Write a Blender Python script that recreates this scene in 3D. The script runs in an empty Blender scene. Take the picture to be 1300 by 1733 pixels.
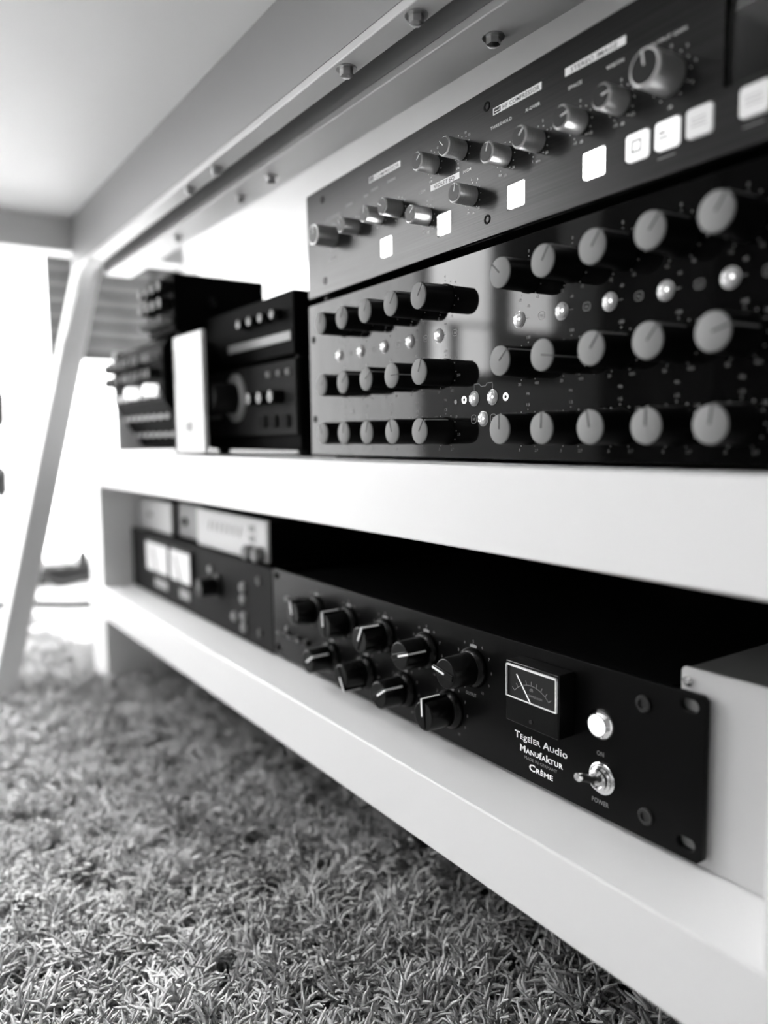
import bpy, bmesh, math, random
import numpy as np
from mathutils import Vector, Matrix
random.seed(7)
SC = bpy.context.scene
COL = SC.collection
R = math.radians
# ------------------------------------------------------------------ camera
# millimetres below are measured from the bench: x along it, y into it (0 = its front), z from its top; FZ lifts them onto the floor
FZ = 350.0
def cam_axes(yaw, pitch, roll):
    f = Vector((-math.cos(yaw)*math.cos(pitch), math.sin(yaw)*math.cos(pitch), math.sin(pitch)))
    r = Vector((math.sin(yaw), math.cos(yaw), 0)); u = r.cross(f)
    return r*math.cos(roll)+u*math.sin(roll), -r*math.sin(roll)+u*math.cos(roll), f
cr, cu, cf = cam_axes(R(34.36191943), R(-5.6073933), R(-0.76516299))
cd = bpy.data.cameras.new('camera'); cam = bpy.data.objects.new('camera', cd); COL.objects.link(cam)
cam.matrix_world = Matrix(((cr.x, cu.x, -cf.x, 0), (cr.y, cu.y, -cf.y, -0.29403662), (cr.z, cu.z, -cf.z, (17.3373+FZ)/1000), (0, 0, 0, 1)))
cd.sensor_fit = 'VERTICAL'; cd.sensor_height = 36; cd.sensor_width = 27
cd.lens = 1295.9/1733*36
cd.clip_start = 0.01; cd.clip_end = 50
cd.dof.use_dof = True; cd.dof.focus_distance = 0.482; cd.dof.aperture_fstop = 2.9
SC.camera = cam
# ------------------------------------------------------------------ world, light, exposure
W = bpy.data.worlds.new('world'); SC.world = W; W.use_nodes = True
W.node_tree.nodes['Background'].inputs[0].default_value = (1, 1, 1, 1)
W.node_tree.nodes['Background'].inputs[1].default_value = 0.3
WINDOW_POWER = 11.0       # glow of the added side window panes
CURTAIN_POWER = 3.0       # daylit sheer curtain of the glass door
FRONT_FILL_POWER = 0.4         # glow of the added high front window
CEILING_FILL_POWER = 46.0      # flat ceiling lamp added over the floor beside the desk
DOWNLIGHT_FILL_POWER = 62.0    # round ceiling downlight added well in front of the bench
LAMP_LEVEL = 5.0          # lit push buttons
SC.view_settings.view_transform = 'Standard'; SC.view_settings.look = 'None'
SC.view_settings.gamma = 1; SC.view_settings.use_curve_mapping = False
SC.view_settings.exposure = 0.88

# ------------------------------------------------------------------ materials (all neutral grey: the room is seen in black and white)
def mat(name, v, rough=.5, metal=0, spec=.5, emit=0, bump=None, vary=None, coat=0, stretch=None):
    m = bpy.data.materials.new(name); m.use_nodes = True
    nt = m.node_tree; b = nt.nodes['Principled BSDF']
    b.inputs['Base Color'].default_value = (v, v, v, 1); b.inputs['Roughness'].default_value = rough
    b.inputs['Metallic'].default_value = metal; b.inputs['Specular IOR Level'].default_value = spec
    b.inputs['Coat Weight'].default_value = coat; b.inputs['Coat Roughness'].default_value = .05
    if emit:
        b.inputs['Emission Color'].default_value = (1, 1, 1, 1); b.inputs['Emission Strength'].default_value = emit
    if bump or vary:
        tc = nt.nodes.new('ShaderNodeTexCoord'); mp = nt.nodes.new('ShaderNodeMapping')
        nt.links.new(tc.outputs['Object'], mp.inputs[0])
        if stretch: mp.inputs['Scale'].default_value = stretch
        n = nt.nodes.new('ShaderNodeTexNoise'); n.inputs['Scale'].default_value = (bump or vary)[0]; n.inputs['Detail'].default_value = 4
        nt.links.new(mp.outputs[0], n.inputs['Vector'])
        if bump:
            bp = nt.nodes.new('ShaderNodeBump'); bp.inputs['Strength'].default_value = bump[1]; bp.inputs['Distance'].default_value = .001
            nt.links.new(n.outputs['Fac'], bp.inputs['Height']); nt.links.new(bp.outputs[0], b.inputs['Normal'])
        if vary:
            mr = nt.nodes.new('ShaderNodeMapRange'); mr.inputs['From Min'].default_value = .3; mr.inputs['From Max'].default_value = .7
            mr.inputs['To Min'].default_value = max(0, v-vary[1]); mr.inputs['To Max'].default_value = v+vary[1]
            nt.links.new(n.outputs['Fac'], mr.inputs[0]); nt.links.new(mr.outputs[0], b.inputs['Base Color'])
    return m
M = dict(
    lacquer=mat('white_lacquer', .74, .42, spec=.3, bump=(60, .02)),
    wall=mat('wall_paint', .74, .9, bump=(200, .1)),
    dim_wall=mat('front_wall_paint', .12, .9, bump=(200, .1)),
    ceiling=mat('ceiling_paint', .8, .9, bump=(150, .1)),
    floor=mat('pale_floorboards', .5, .45, vary=(6, .06), stretch=(1, 12, 1)),
    desk=mat('white_desk_board', .76, .55, bump=(80, .05)),
    web=mat('shaded_powder_coat', .3, .5, bump=(400, .05)),  # beam web and recess: shade put into a darker coat colour
    steel=mat('white_powder_coat', .6, .42, bump=(400, .05)),
    brushed=mat('brushed_anthracite', .03, .3, metal=1, vary=(30, .006), stretch=(.3, 1, 40)),
    gloss=mat('black_gloss_panel', .003, .045, spec=.14),
    matte=mat('black_anodised', .003, .3, spec=.09, bump=(900, .03)),
    case=mat('black_case', .003, .6, spec=.015, bump=(700, .05)),
    knob_black=mat('black_knob', .003, .4, spec=.1),
    bakelite=mat('bakelite', .003, .25, spec=.2),
    cap_grey=mat('pale_grey_cap', .24, .85, spec=.15),
    cap_dark=mat('dark_metal_cap', .022, .4, metal=1),
    alu=mat('turned_aluminium', .72, .33, metal=.8, vary=(20, .08), stretch=(1, 60, 1)),
    chrome=mat('chrome', .85, .1, metal=1),
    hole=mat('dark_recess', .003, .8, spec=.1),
    screw=mat('black_screw', .015, .35),
    steel_screw=mat('steel_screw', .4, .3, metal=1),
    white=mat('white_print', .9, .6), grey=mat('grey_print', .24, .6), dark=mat('dark_print', .02, .6),
    plate=mat('print_plate', .85, .5),
    lit=mat('lit_button', .9, .4, emit=LAMP_LEVEL), unlit_glow=mat('unlit_button_glow', .62, .4, emit=.12),  # the unlit grey buttons get a faint glow of their own
    lit_mark=mat('marked_lit_button', .7, .4, emit=.42),
    lit_pale=mat('lit_lamp', .9, .4, emit=.7),
    lens=mat('smoky_lens', .42, .12, coat=.6), led=mat('led_chip', .9, .3, emit=1.0), ring_lit=mat('led_ring', .7, .3, emit=.35),
    silver=mat('silver_alloy', .52, .5, metal=.35, bump=(300, .04)),
    lid=mat('shaded_alloy_lid', .16, .45, metal=.5, bump=(300, .04)),  # same box darkened: the shade on its top is in the colour
    charcoal=mat('charcoal_panel', .022, .6, spec=.02, bump=(500, .05)),
    white_case=mat('white_device_shell', .6, .5), grey_case=mat('mid_grey_device', .22, .5),
    meter_face=mat('dark_meter_face', .012, .6, spec=.2), meter_lit=mat('lit_meter_face', .5, .5, emit=.08),
    needle=mat('needle', .9, .4, emit=.25),
    cable=mat('black_cable', .01, .5), cable_white=mat('white_cable', .7, .5), cable_grey=mat('grey_cable', .04, .5),
    rug=mat('rug_yarn', .42, .6, spec=.4, vary=(260, .16)), backing=mat('rug_backing', .06, .9),
    slat=mat('slat_paint', .10, .6, vary=(5, .04)), slat_dark=mat('slat_shadow_tape', .012, .7),
    curtain=mat('sheer_curtain', .85, .9, emit=CURTAIN_POWER),
    pane=mat('added_bright_pane', .8, .2, emit=WINDOW_POWER), pane_front=mat('fill_window_pane', .8, .2, emit=FRONT_FILL_POWER),
    ceiling_lit=mat('added_lamp_diffuser', .8, .5, emit=CEILING_FILL_POWER),
    down_lit=mat('added_downlight_diffuser', .8, .5, emit=DOWNLIGHT_FILL_POWER),
    frame=mat('window_frame', .6, .4), sofa=mat('dark_fabric', .03, .9, bump=(300, .3)),
)
# clear meter glass and clear button domes
def glass(name, alpha, rough=.02):
    m = bpy.data.materials.new(name); m.use_nodes = True; nt = m.node_tree
    for n in list(nt.nodes): nt.nodes.remove(n)
    o = nt.nodes.new('ShaderNodeOutputMaterial'); mx = nt.nodes.new('ShaderNodeMixShader'); t = nt.nodes.new('ShaderNodeBsdfTransparent')
    g = nt.nodes.new('ShaderNodeBsdfGlossy'); g.inputs['Roughness'].default_value = rough
    fr = nt.nodes.new('ShaderNodeFresnel'); fr.inputs[0].default_value = 1.5
    nt.links.new(fr.outputs[0], mx.inputs[0]); nt.links.new(t.outputs[0], mx.inputs[1]); nt.links.new(g.outputs[0], mx.inputs[2]); nt.links.new(mx.outputs[0], o.inputs[0])
    t.inputs[0].default_value = (alpha, alpha, alpha, 1)
    return m
M['glass'] = glass('meter_glass', .95)

# ------------------------------------------------------------------ mesh helpers (millimetres in, metres out)
class MB:
    def __init__(s): s.v = []; s.f = []
    def add(s, v, f):
        o = len(s.v); s.v += [tuple(p) for p in v]; s.f += [tuple(i+o for i in q) for q in f]; return s
    def box(s, x0, x1, y0, y1, z0, z1):
        v = [(x, y, z) for z in (z0, z1) for y in (y0, y1) for x in (x0, x1)]
        return s.add(v, [(0, 2, 3, 1), (4, 5, 7, 6), (0, 1, 5, 4), (2, 6, 7, 3), (0, 4, 6, 2), (1, 3, 7, 5)])
    def lathe(s, c, prof, n=24, axis='y', start=True, end=True):
        v = []; f = []
        for r, h in prof:
            for i in range(n):
                a = 2*math.pi*i/n; p, q = r*math.cos(a), r*math.sin(a)
                v.append((c[0]+p, c[1]+h, c[2]+q) if axis == 'y' else (c[0]+p, c[1]+q, c[2]+h) if axis == 'z' else (c[0]+h, c[1]+p, c[2]+q))
        for k in range(len(prof)-1):
            for i in range(n):
                j = (i+1) % n; f.append((k*n+i, k*n+j, (k+1)*n+j, (k+1)*n+i))
        if start: f.append(tuple(range(n)))
        if end: f.append(tuple((len(prof)-1)*n+i for i in range(n)))
        return s.add(v, f)
    def tube(s, pts, r, n=8, r2=None):
        pts = [Vector(p) for p in pts]; v = []; f = []
        up = Vector((0, 0, 1))
        for k, p in enumerate(pts):
            t = (pts[min(k+1, len(pts)-1)]-pts[max(k-1, 0)]).normalized()
            a = t.cross(up)
            if a.length < .1: a = t.cross(Vector((0, 1, 0)))
            a.normalize(); b = a.cross(t)
            rr = r if r2 is None else r+(r2-r)*k/(len(pts)-1)
            for i in range(n):
                w = 2*math.pi*i/n; v.append(p+a*(rr*math.cos(w))+b*(rr*math.sin(w)))
        for k in range(len(pts)-1):
            for i in range(n):
                j = (i+1) % n; f.append((k*n+i, k*n+j, (k+1)*n+j, (k+1)*n+i))
        f.append(tuple(range(n))); f.append(tuple((len(pts)-1)*n+i for i in range(n)))
        return s.add(v, f)
    def sweep(s, pts, w, h, side=(0, 1, 0)):   # rectangular bar along a path; w along SIDE, h across it
        pts = [Vector(p) for p in pts]; sd = Vector(side); v = []; f = []
        for k, p in enumerate(pts):
            t = (pts[min(k+1, len(pts)-1)]-pts[max(k-1, 0)]).normalized()
            a = (sd-t*sd.dot(t)).normalized(); b = t.cross(a)
            for sx, sy in ((-1, -1), (1, -1), (1, 1), (-1, 1)): v.append(p+a*(sx*w/2)+b*(sy*h/2))
        for k in range(len(pts)-1):
            for i in range(4):
                j = (i+1) % 4; f.append((k*4+i, k*4+j, (k+1)*4+j, (k+1)*4+i))
        e = (len(pts)-1)*4
        f += [(0, 1, 2, 3), (e, e+1, e+2, e+3)]
        return s.add(v, f)
    def prism(s, poly, a0, a1, axis='x'):     # polygon of (y, z) pairs drawn out along x (or of (x, z) along y)
        n = len(poly); v = []
        for a in (a0, a1):
            for p in poly: v.append((a, p[0], p[1]) if axis == 'x' else (p[0], a, p[1]))
        f = [(i, (i+1) % n, n+(i+1) % n, n+i) for i in range(n)]
        return s.add(v, f+[tuple(range(n)), tuple(range(n, 2*n))])
    def mesh(s, name, m, smooth=True):
        me = bpy.data.meshes.new(name)
        me.from_pydata([(x/1000, y/1000, z/1000) for x, y, z in s.v], [], s.f)
        b = bmesh.new(); b.from_mesh(me); bmesh.ops.recalc_face_normals(b, faces=b.faces[:]); b.to_mesh(me); b.free()
        if smooth:
            me.polygons.foreach_set('use_smooth', [True]*len(me.polygons)); me.set_sharp_from_angle(angle=R(38))
        me.materials.append(m); return me
    def build(s, name, m, parent=None, loc=(0, 0, 0), bevel=0, rot=(0, 0, 0)):
        return put(name, s.mesh(name, m), parent, loc, bevel, rot)
def put(name, me, parent=None, loc=(0, 0, 0), bevel=0, rot=(0, 0, 0)):
    o = bpy.data.objects.new(name, me); COL.objects.link(o); o.parent = parent
    o.location = [c/1000 for c in loc]; o.rotation_euler = rot
    if bevel:
        b = o.modifiers.new('bevel', 'BEVEL'); b.width = bevel/1000; b.segments = 2; b.limit_method = 'ANGLE'; b.angle_limit = R(35)
    return o
def thing(name, label, cat, loc=(0, 0, 0), rz=0, group=None):
    o = bpy.data.objects.new(name, None); COL.objects.link(o); o.empty_display_size = .05
    o.location = (loc[0]/1000, loc[1]/1000, (loc[2]+FZ)/1000); o.rotation_euler = (0, 0, rz)
    tag(o, label, cat, group); return o
def tag(o, label=None, cat=None, group=None, kind=None):
    for k, x in (('label', label), ('category', cat), ('group', group), ('kind', kind)):
        if x: o[k] = x
    return o
def B(x0, x1, y0, y1, z0, z1): return MB().box(x0, x1, y0, y1, z0, z1)
UP = (0, 0, FZ)
def struct(o): o['kind'] = 'structure'; return o
FACE = Matrix(((1, 0, 0), (0, 0, -1), (0, 1, 0)))     # turns drawing (x, y, towards viewer) into panel (x, -depth, z)
_tmp = []
def curve_mesh(cu):
    o = bpy.data.objects.new('drawing', cu); COL.objects.link(o)
    dg = bpy.context.evaluated_depsgraph_get(); me = bpy.data.meshes.new_from_object(o.evaluated_get(dg))
    bpy.data.objects.remove(o); bpy.data.curves.remove(cu); return me
_glyph = {}
def glyph(ch, bold):
    if (ch, bold) not in _glyph:
        c = bpy.data.curves.new('t', 'FONT'); c.body = ch+'.'; c.size = 1; c.resolution_u = 2; c.offset = bold
        # advance is read from a trailing dot, which is dropped again
        me = curve_mesh(c); xs = [v.co.x for v in me.vertices]; mx = max(xs) if xs else .3
        c = bpy.data.curves.new('t', 'FONT'); c.body = ch; c.size = 1; c.resolution_u = 2; c.offset = bold
        me2 = curve_mesh(c)
        _glyph[(ch, bold)] = ([(v.co.x, v.co.y) for v in me2.vertices], [tuple(p.vertices) for p in me2.polygons], mx-.16)
        bpy.data.meshes.remove(me); bpy.data.meshes.remove(me2)
    return _glyph[(ch, bold)]
def text(mb, s, x, z, size, y=-.12, anchor='c', bold=0.0, width=None, slant=0):
    """flat print on a panel: S is a string or a list of (character, relative size)"""
    seq = [(c, 1.0) for c in s] if isinstance(s, str) else s
    pos = []; cx = 0
    for c, k in seq:
        if c == ' ': cx += .3*k; continue
        g = glyph(c, bold); pos.append((g, cx, k)); cx += g[2]*k
    sc = size; sx = size if width is None else width/max(cx, .01)
    off = {'c': -cx*sx/2, 'l': 0, 'r': -cx*sx}[anchor]
    for g, px, k in pos:
        mb.add([(x+off+(px+vx*k)*sx, y, z+vy*k*sc) for vx, vy in g[0]], g[1])
    return mb
def rect_pts(x0, x1, z0, z1, r, n=4):
    p = []
    for cx, cz, a0 in ((x1-r, z1-r, 0), (x0+r, z1-r, 90), (x0+r, z0+r, 180), (x1-r, z0+r, 270)):
        for i in range(n+1):
            a = R(a0+90*i/n); p.append((cx+r*math.cos(a), cz+r*math.sin(a)))
    return p
def plate(outer, holes, thick, m, name, parent, y=0, bevel=0):
    """flat panel with cut-outs: front at local y, THICK deep"""
    c = bpy.data.curves.new(name, 'CURVE'); c.dimensions = '2D'; c.fill_mode = 'BOTH'; c.extrude = (thick/2-bevel)/1000; c.bevel_depth = bevel/1000; c.bevel_resolution = 1; c.offset = -bevel/1000
    for loop in [outer]+holes:
        s = c.splines.new('POLY'); s.points.add(len(loop)-1); s.use_cyclic_u = True
        for p, q in zip(s.points, loop): p.co = (q[0]/1000, q[1]/1000, 0, 1)
    me = curve_mesh(c)
    for v in me.vertices: v.co = (v.co.x, (y+thick/2)/1000-v.co.z, v.co.y)
    me.materials.clear(); me.materials.append(m)
    me.update()
    b = bmesh.new(); b.from_mesh(me); bmesh.ops.remove_doubles(b, verts=b.verts[:], dist=1e-6); bmesh.ops.recalc_face_normals(b, faces=b.faces[:]); b.to_mesh(me); b.free()
    return put(name, me, parent)
def dots(mb, cx, cz, r, a0, a1, n, d=.55, y=-.12):
    for i in range(n):
        a = R(a0+(a1-a0)*i/(n-1)); x, z = cx+r*math.sin(a), cz+r*math.cos(a)
        mb.add([(x+d*math.cos(k*math.pi/3), y, z+d*math.sin(k*math.pi/3)) for k in range(6)], [tuple(range(6))])
def ring(mb, cx, cz, ro, ri, y=-.12, n=24):
    v = []; f = []
    for i in range(n):
        a = 2*math.pi*i/n; v += [(cx+ro*math.cos(a), y, cz+ro*math.sin(a)), (cx+ri*math.cos(a), y, cz+ri*math.sin(a))]
        j = (i+1) % n; f.append((2*i, 2*j, 2*j+1, 2*i+1))
    mb.add(v, f)
def outline(mb, pts, w=.35, y=-.12, closed=True):
    n = len(pts)
    for i in range(n if closed else n-1):
        a, b = Vector(pts[i]), Vector(pts[(i+1) % n]); d = (b-a).normalized(); q = Vector((-d.y, d.x))*w/2; e = d*w/2
        mb.add([(p.x, y, p.y) for p in (a-e+q, b+e+q, b+e-q, a-e-q)], [(0, 1, 2, 3)])
def flat(mb, x0, x1, z0, z1, y=-.1): mb.add([(x0, y, z0), (x1, y, z0), (x1, y, z1), (x0, y, z1)], [(0, 1, 2, 3)])
def allen(parent, x, z, r=3.6):
    s = MB().lathe((0, 0, 0), [(r, 0), (r, -1.2), (r-.5, -1.8), (r*.55, -1.8), (r*.5, -.6)], 20).build('screw', M['screw'], parent, (x, 0, z))
    return s

# ------------------------------------------------------------------ room
XL, XR, YB, YF, ZC = -2400, 1500, 640, -2700, 2150
struct(MB().box(XL-60, XR, YF, YB, -450, -372).build('floor', M['floor'], None, UP))
struct(B(XL-60, XR, YF, YB, ZC, ZC+40).build('ceiling', M['ceiling'], None, UP))
struct(B(XL-60, XR, YB, YB+60, -450, ZC+40).build('wall_back', M['wall'], None, UP))
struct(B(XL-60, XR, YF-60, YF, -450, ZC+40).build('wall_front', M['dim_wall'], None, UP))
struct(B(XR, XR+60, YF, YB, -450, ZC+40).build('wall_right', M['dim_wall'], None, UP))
# left wall with two openings: glass door behind a sheer curtain, and an added, unseen tall window
D0, D1, DT = -1240, 560, 1750
W0, W1, WB, WT = -1945, -1265, 230, 1750
w = MB()
w.box(XL-60, XL, D1, YB, -450, ZC); w.box(XL-60, XL, D0, D1, DT, ZC); w.box(XL-60, XL, D0, D1, -450, -330)
w.box(XL-60, XL, W1, D0, -450, ZC); w.box(XL-60, XL, W0, W1, -450, WB); w.box(XL-60, XL, W0, W1, WT, ZC); w.box(XL-60, XL, YF, W0, -450, ZC)
struct(w.build('wall_left', M['wall'], None, UP))
win = thing('window_1', 'floor-length glass door glowing behind a sheer white curtain', 'window', (XL, 0, 0)); struct(win)
f = MB()
for y0, y1 in ((D0, D0+45), (D1-45, D1), (-790, -735), (-130, -75)): f.box(-60, -30, y0, y1, -330, DT)
f.box(-60, -30, D0, D1, DT-45, DT); f.box(-60, -30, D0, D1, -330, -285)
f.build('frame', M['frame'], win)
cu_ = MB(); pts = []
n = 180
for i in range(n+1):
    y = D0+8+(D1-D0-16)*i/n; pts.append((-16+7*math.sin(i*1.1)+3*math.sin(i*.37), y))
v = [(x, y, z) for z in (-328, DT-5) for x, y in pts]; v += [(x-1.5, y, z) for z in (-328, DT-5) for x, y in pts]
k = n+1; fs = []
for i in range(n):
    fs += [(i, i+1, k+i+1, k+i), (2*k+i, 3*k+i, 3*k+i+1, 2*k+i+1)]
cu_.add(v, fs).build('curtain', M['curtain'], win)
win = thing('added_side_window', 'tall bright window added out of view for reflections, with a slim glazing bar', 'window', (XL, 0, 0)); struct(win)  # unseen side window, added for the light and the panel reflection
f = MB()
for y0, y1 in ((W0, W0+35), (W1-35, W1), (-1690, -1585)): f.box(-60, -20, y0, y1, WB, WT)
f.box(-60, -20, -1432, -1386, WB, 450); f.box(-60, -20, -1585, W1-35, 440, 452); f.box(-60, -20, W0, -1690, WB, 440)
f.box(-60, -20, W0, W1, WT-35, WT); f.box(-60, -20, W0, W1, WB, WB+35)
f.build('frame', M['frame'], win)
for y0, y1 in ((W0+35, -1690), (-1585, W1-35)): B(-48, -42, y0, y1, WB+35, WT-35).build('pane', M['pane'], win)
B(-18, -12, W0, -1650, 640, WT).build('roller_blind', M['slat'], win)  # added blind trims the reflected pane
MB().lathe((-15, W0, WT+14), [(14, 0), (14, -1650-W0)], 16).build('blind_roll', M['slat_dark'], win)
# wide high window in the front wall, unseen and added for frontal fill
F0, F1, FB, FT = -1650, -150, 750, 1850
win = thing('fill_window', 'wide high fill window added out of view, facing the bench', 'window', (0, YF, 0)); struct(win)
f = MB()
for x0, x1 in ((F0, F0+45), (F1-45, F1), (-925, -875)): f.box(x0, x1, 0, 35, FB, FT)
f.box(F0, F1, 0, 35, FT-45, FT); f.box(F0, F1, 0, 35, FB, FB+45)
f.build('frame', M['frame'], win)
for x0, x1 in ((F0+45, -925), (-875, F1-45)): B(x0, x1, 10, 16, FB+45, FT-45).build('pane', M['pane_front'], win)
for nm, bx in (('baseboard_back', (XL, XR, YB-14, YB, -372, -300)), ('baseboard_left', (XL, XL+12, W0, D0, -372, -300))):
    struct(B(*bx).build(nm, M['frame'], None, UP, 1))

cl = thing('added_ceiling_lamp', 'long flat ceiling lamp added out of view before the desk', 'lamp', (-1500, -440, ZC))  # unseen lamp, added to light the rug before the desk
B(-660, 660, -185, 185, -40, 0).build('housing', M['frame'], cl, (0, 0, 0), 2); B(-645, 645, -170, 170, -46, -40.5).build('diffuser', M['ceiling_lit'], cl, (0, 0, 0), 1)

cl = thing('added_downlight', 'round ceiling downlight added out of view before the bench', 'lamp', (-1400, -1900, ZC))  # unseen lamp, added to brighten bench fronts and cast knob shadows
MB().lathe((0, 0, 0), [(165, 0), (165, -35), (150, -42), (146, -30)], 32, 'z').build('housing', M['frame'], cl); MB().lathe((0, 0, 0), [(145, -33), (140, -38)], 32, 'z').build('diffuser', M['down_lit'], cl)

# slatted blind hanging in front of the curtain
bl = thing('slatted_blind', 'grey slatted blind hanging short before the bright curtain', 'blind', (XL+70, 0, 0))
for i in range(9):
    z = 280+i*44
    MB().add([(a, y, zz) for y in (165, 560) for a, zz in ((-1, z-17), (3, z-18), (12, z+13), (6, z+17))], [(0, 1, 5, 4), (1, 2, 6, 5), (2, 3, 7, 6), (3, 0, 4, 7), (0, 3, 2, 1), (4, 5, 6, 7)]).build('slat', M['slat'], bl)
B(-8, 16, 163, 562, 664, 700).build('head_rail', M['slat_dark'], bl, (0, 0, 0), 2)
B(-6, 14, 165, 560, 246, 262).build('bottom_rail', M['slat_dark'], bl, (0, 0, 0), 2)
B(-10, -7, 167, 558, 250, 690).build('gap_shade_sheet', M['slat_dark'], bl)  # dark sheet stands in for the shade between the slats
for y in (250, 470): B(12, 14, y-9, y+9, 262, 664).build('ladder_tape', M['slat_dark'], bl)

for y in (250, 470): B(10, 13, y-2, y+2, 700, ZC).build('cord', M['slat_dark'], bl)

# ------------------------------------------------------------------ rug
rg = thing('shag_rug', 'grey long-pile shag rug spread under and before the bench', 'rug', (0, 0, -372))
B(-1455, 700, -1200, 300, 0, 5).build('backing', M['backing'], rg, (0, 0, 0), 1)
rs = np.random.RandomState(3)
def strands(n, x0, x1, y0, y1, length, rad, seg):
    per = 13; m = n//per                                        # tufts of yarn ends fanning out of one root
    tx = rs.uniform(x0, x1, m); ty = rs.uniform(y0, y1, m)
    wave = lambda x, y, a, b, c, d: np.sin(x*a+y*b+c)*np.cos(y*a*.8-x*b*.6+d)
    lean = 2.2*wave(tx, ty, .021, .034, .3, 1.1)+1.8*wave(tx, ty, .06, .045, 2., .4)+rs.normal(0, .9, m)+1.0
    bow = np.clip(rs.normal(1.0, .3, m), .2, 1.4); size = np.clip(rs.normal(1, .26, m)+.36*wave(tx, ty, .05, .07, .2, .8), .45, 1.45)
    t = np.repeat(np.arange(m), per); n = len(t)
    bx = tx[t]+rs.normal(0, 2.2, n); by = ty[t]+rs.normal(0, 2.2, n)
    g = lambda a, b, c, d: wave(bx, by, a, b, c, d)
    ang = lean[t]+rs.normal(0, .75, n)
    tilt = np.clip(bow[t]+rs.normal(0, .3, n), .05, 1.45)
    length = length*size[t]
    L = length*rs.uniform(.65, 1.2, n); curl = rs.normal(0, 1.1, n); droop = rs.uniform(.1, .9, n)
    sd = 3; P = np.zeros((n, seg+1, 3)); p = np.stack([bx, by, np.full(n, 4.0)+5*np.abs(g(.035, .03, .7, .9))], 1); T = np.zeros((n, seg+1, 3))
    for k in range(seg+1):
        u = k/seg; th = np.clip(tilt*(.35+.9*u)+droop*u*u, 0, 2.1); az = ang+curl*u*2
        d = np.stack([np.sin(th)*np.cos(az), np.sin(th)*np.sin(az), np.cos(th)], 1); T[:, k] = d; P[:, k] = p; p = p+d*(L/seg)[:, None]
    P[:, :, 2] = np.maximum(P[:, :, 2], 4)
    a = np.cross(T, np.array([.3, .2, .93])); a /= np.linalg.norm(a, axis=2, keepdims=True)+1e-9; b = np.cross(T, a)
    rr = rad*rs.uniform(.75, 1.25, (n, 1, 1))*np.array([.8, 1.0, 1.12, 1.0, .55] if seg == 4 else [.85, 1.1, 1.0, .5])[None, :, None]
    ph = rs.uniform(0, 6.28, (n, 1, 1))
    V = np.stack([P+a*rr*np.cos(ph+2.0944*i+.5*np.arange(seg+1)[None, :, None])+b*rr*np.sin(ph+2.0944*i+.5*np.arange(seg+1)[None, :, None]) for i in range(sd)], 2)
    V = V.reshape(-1, 3); st = (seg+1)*sd; q = []
    for k in range(seg):
        for i in range(sd):
            j = (i+1) % sd; q.append((k*sd+i, k*sd+j, (k+1)*sd+j, (k+1)*sd+i))
    q = np.array(q); F = (np.arange(n)[:, None, None]*st+q[None]).reshape(-1, 4)
    return V, F
def pile(name, sets):
    Vs = []; Fs = []; o = 0
    for s in sets:
        V, F = strands(*s); Vs.append(V); Fs.append(F+o); o += len(V)
    V = np.concatenate(Vs)/1000; F = np.concatenate(Fs)
    me = bpy.data.meshes.new(name); me.vertices.add(len(V)); me.vertices.foreach_set('co', V.astype(np.float32).ravel())
    me.loops.add(F.size); me.loops.foreach_set('vertex_index', F.astype(np.int32).ravel())
    me.polygons.add(len(F)); me.polygons.foreach_set('loop_start', np.arange(0, F.size, 4, dtype=np.int32))
    me.polygons.foreach_set('use_smooth', np.ones(len(F), dtype=bool))
    me.update(calc_edges=True); me.materials.append(M['rug']); o = put(name, me, rg); o['kind'] = 'stuff'; return o
pile('pile', [(52000, -820, -250, -330, 100, 21, 1.3, 4), (46000, -1452, -800, -420, 220, 24, 1.6, 3), (9000, -800, -60, 90, 290, 25, 2.0, 3), (9000, -1452, 690, -1195, -420, 27, 2.8, 3), (6000, -250, 690, -420, 100, 27, 2.6, 3)])

# ------------------------------------------------------------------ bench
bx0, bx1 = -1270, -83
be = thing('low_bench', 'low white lacquered bench with an open lower shelf, carrying the studio gear', 'bench')
B(bx0, bx1, 0, 540, -50, 0).build('top_board', M['lacquer'], be, (0, 0, 0), 1.2)
B(bx0, bx1, 0, 540, -252.8, -205.9).build('shelf_board', M['lacquer'], be, (0, 0, 0), 1.2)
for x0, x1 in ((bx0+1, bx0+76), (bx1-76, bx1-1)):
    for y0, y1 in ((2, 42 if x0 > -500 else 76), (496, 538)):
        B(x0, x1, y0, y1, -205.9, -50).build('post', M['lacquer'], be, (0, 0, 0), .8)
        B(x0, x1, y0, 76 if y0 < 100 else y1, -367, -252.8).build('leg', M['lacquer'], be, (0, 0, 0), .8)
B(bx0+24, bx0+40, 76, 496, -205.9, -50).build('side_panel', M['lacquer'], be)
B(bx0+78, bx1-78, 528, 538, -205.9, -50).build('shade_panel', M['hole'], be)  # black sheet stands in for the shade behind the shelf gear

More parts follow.
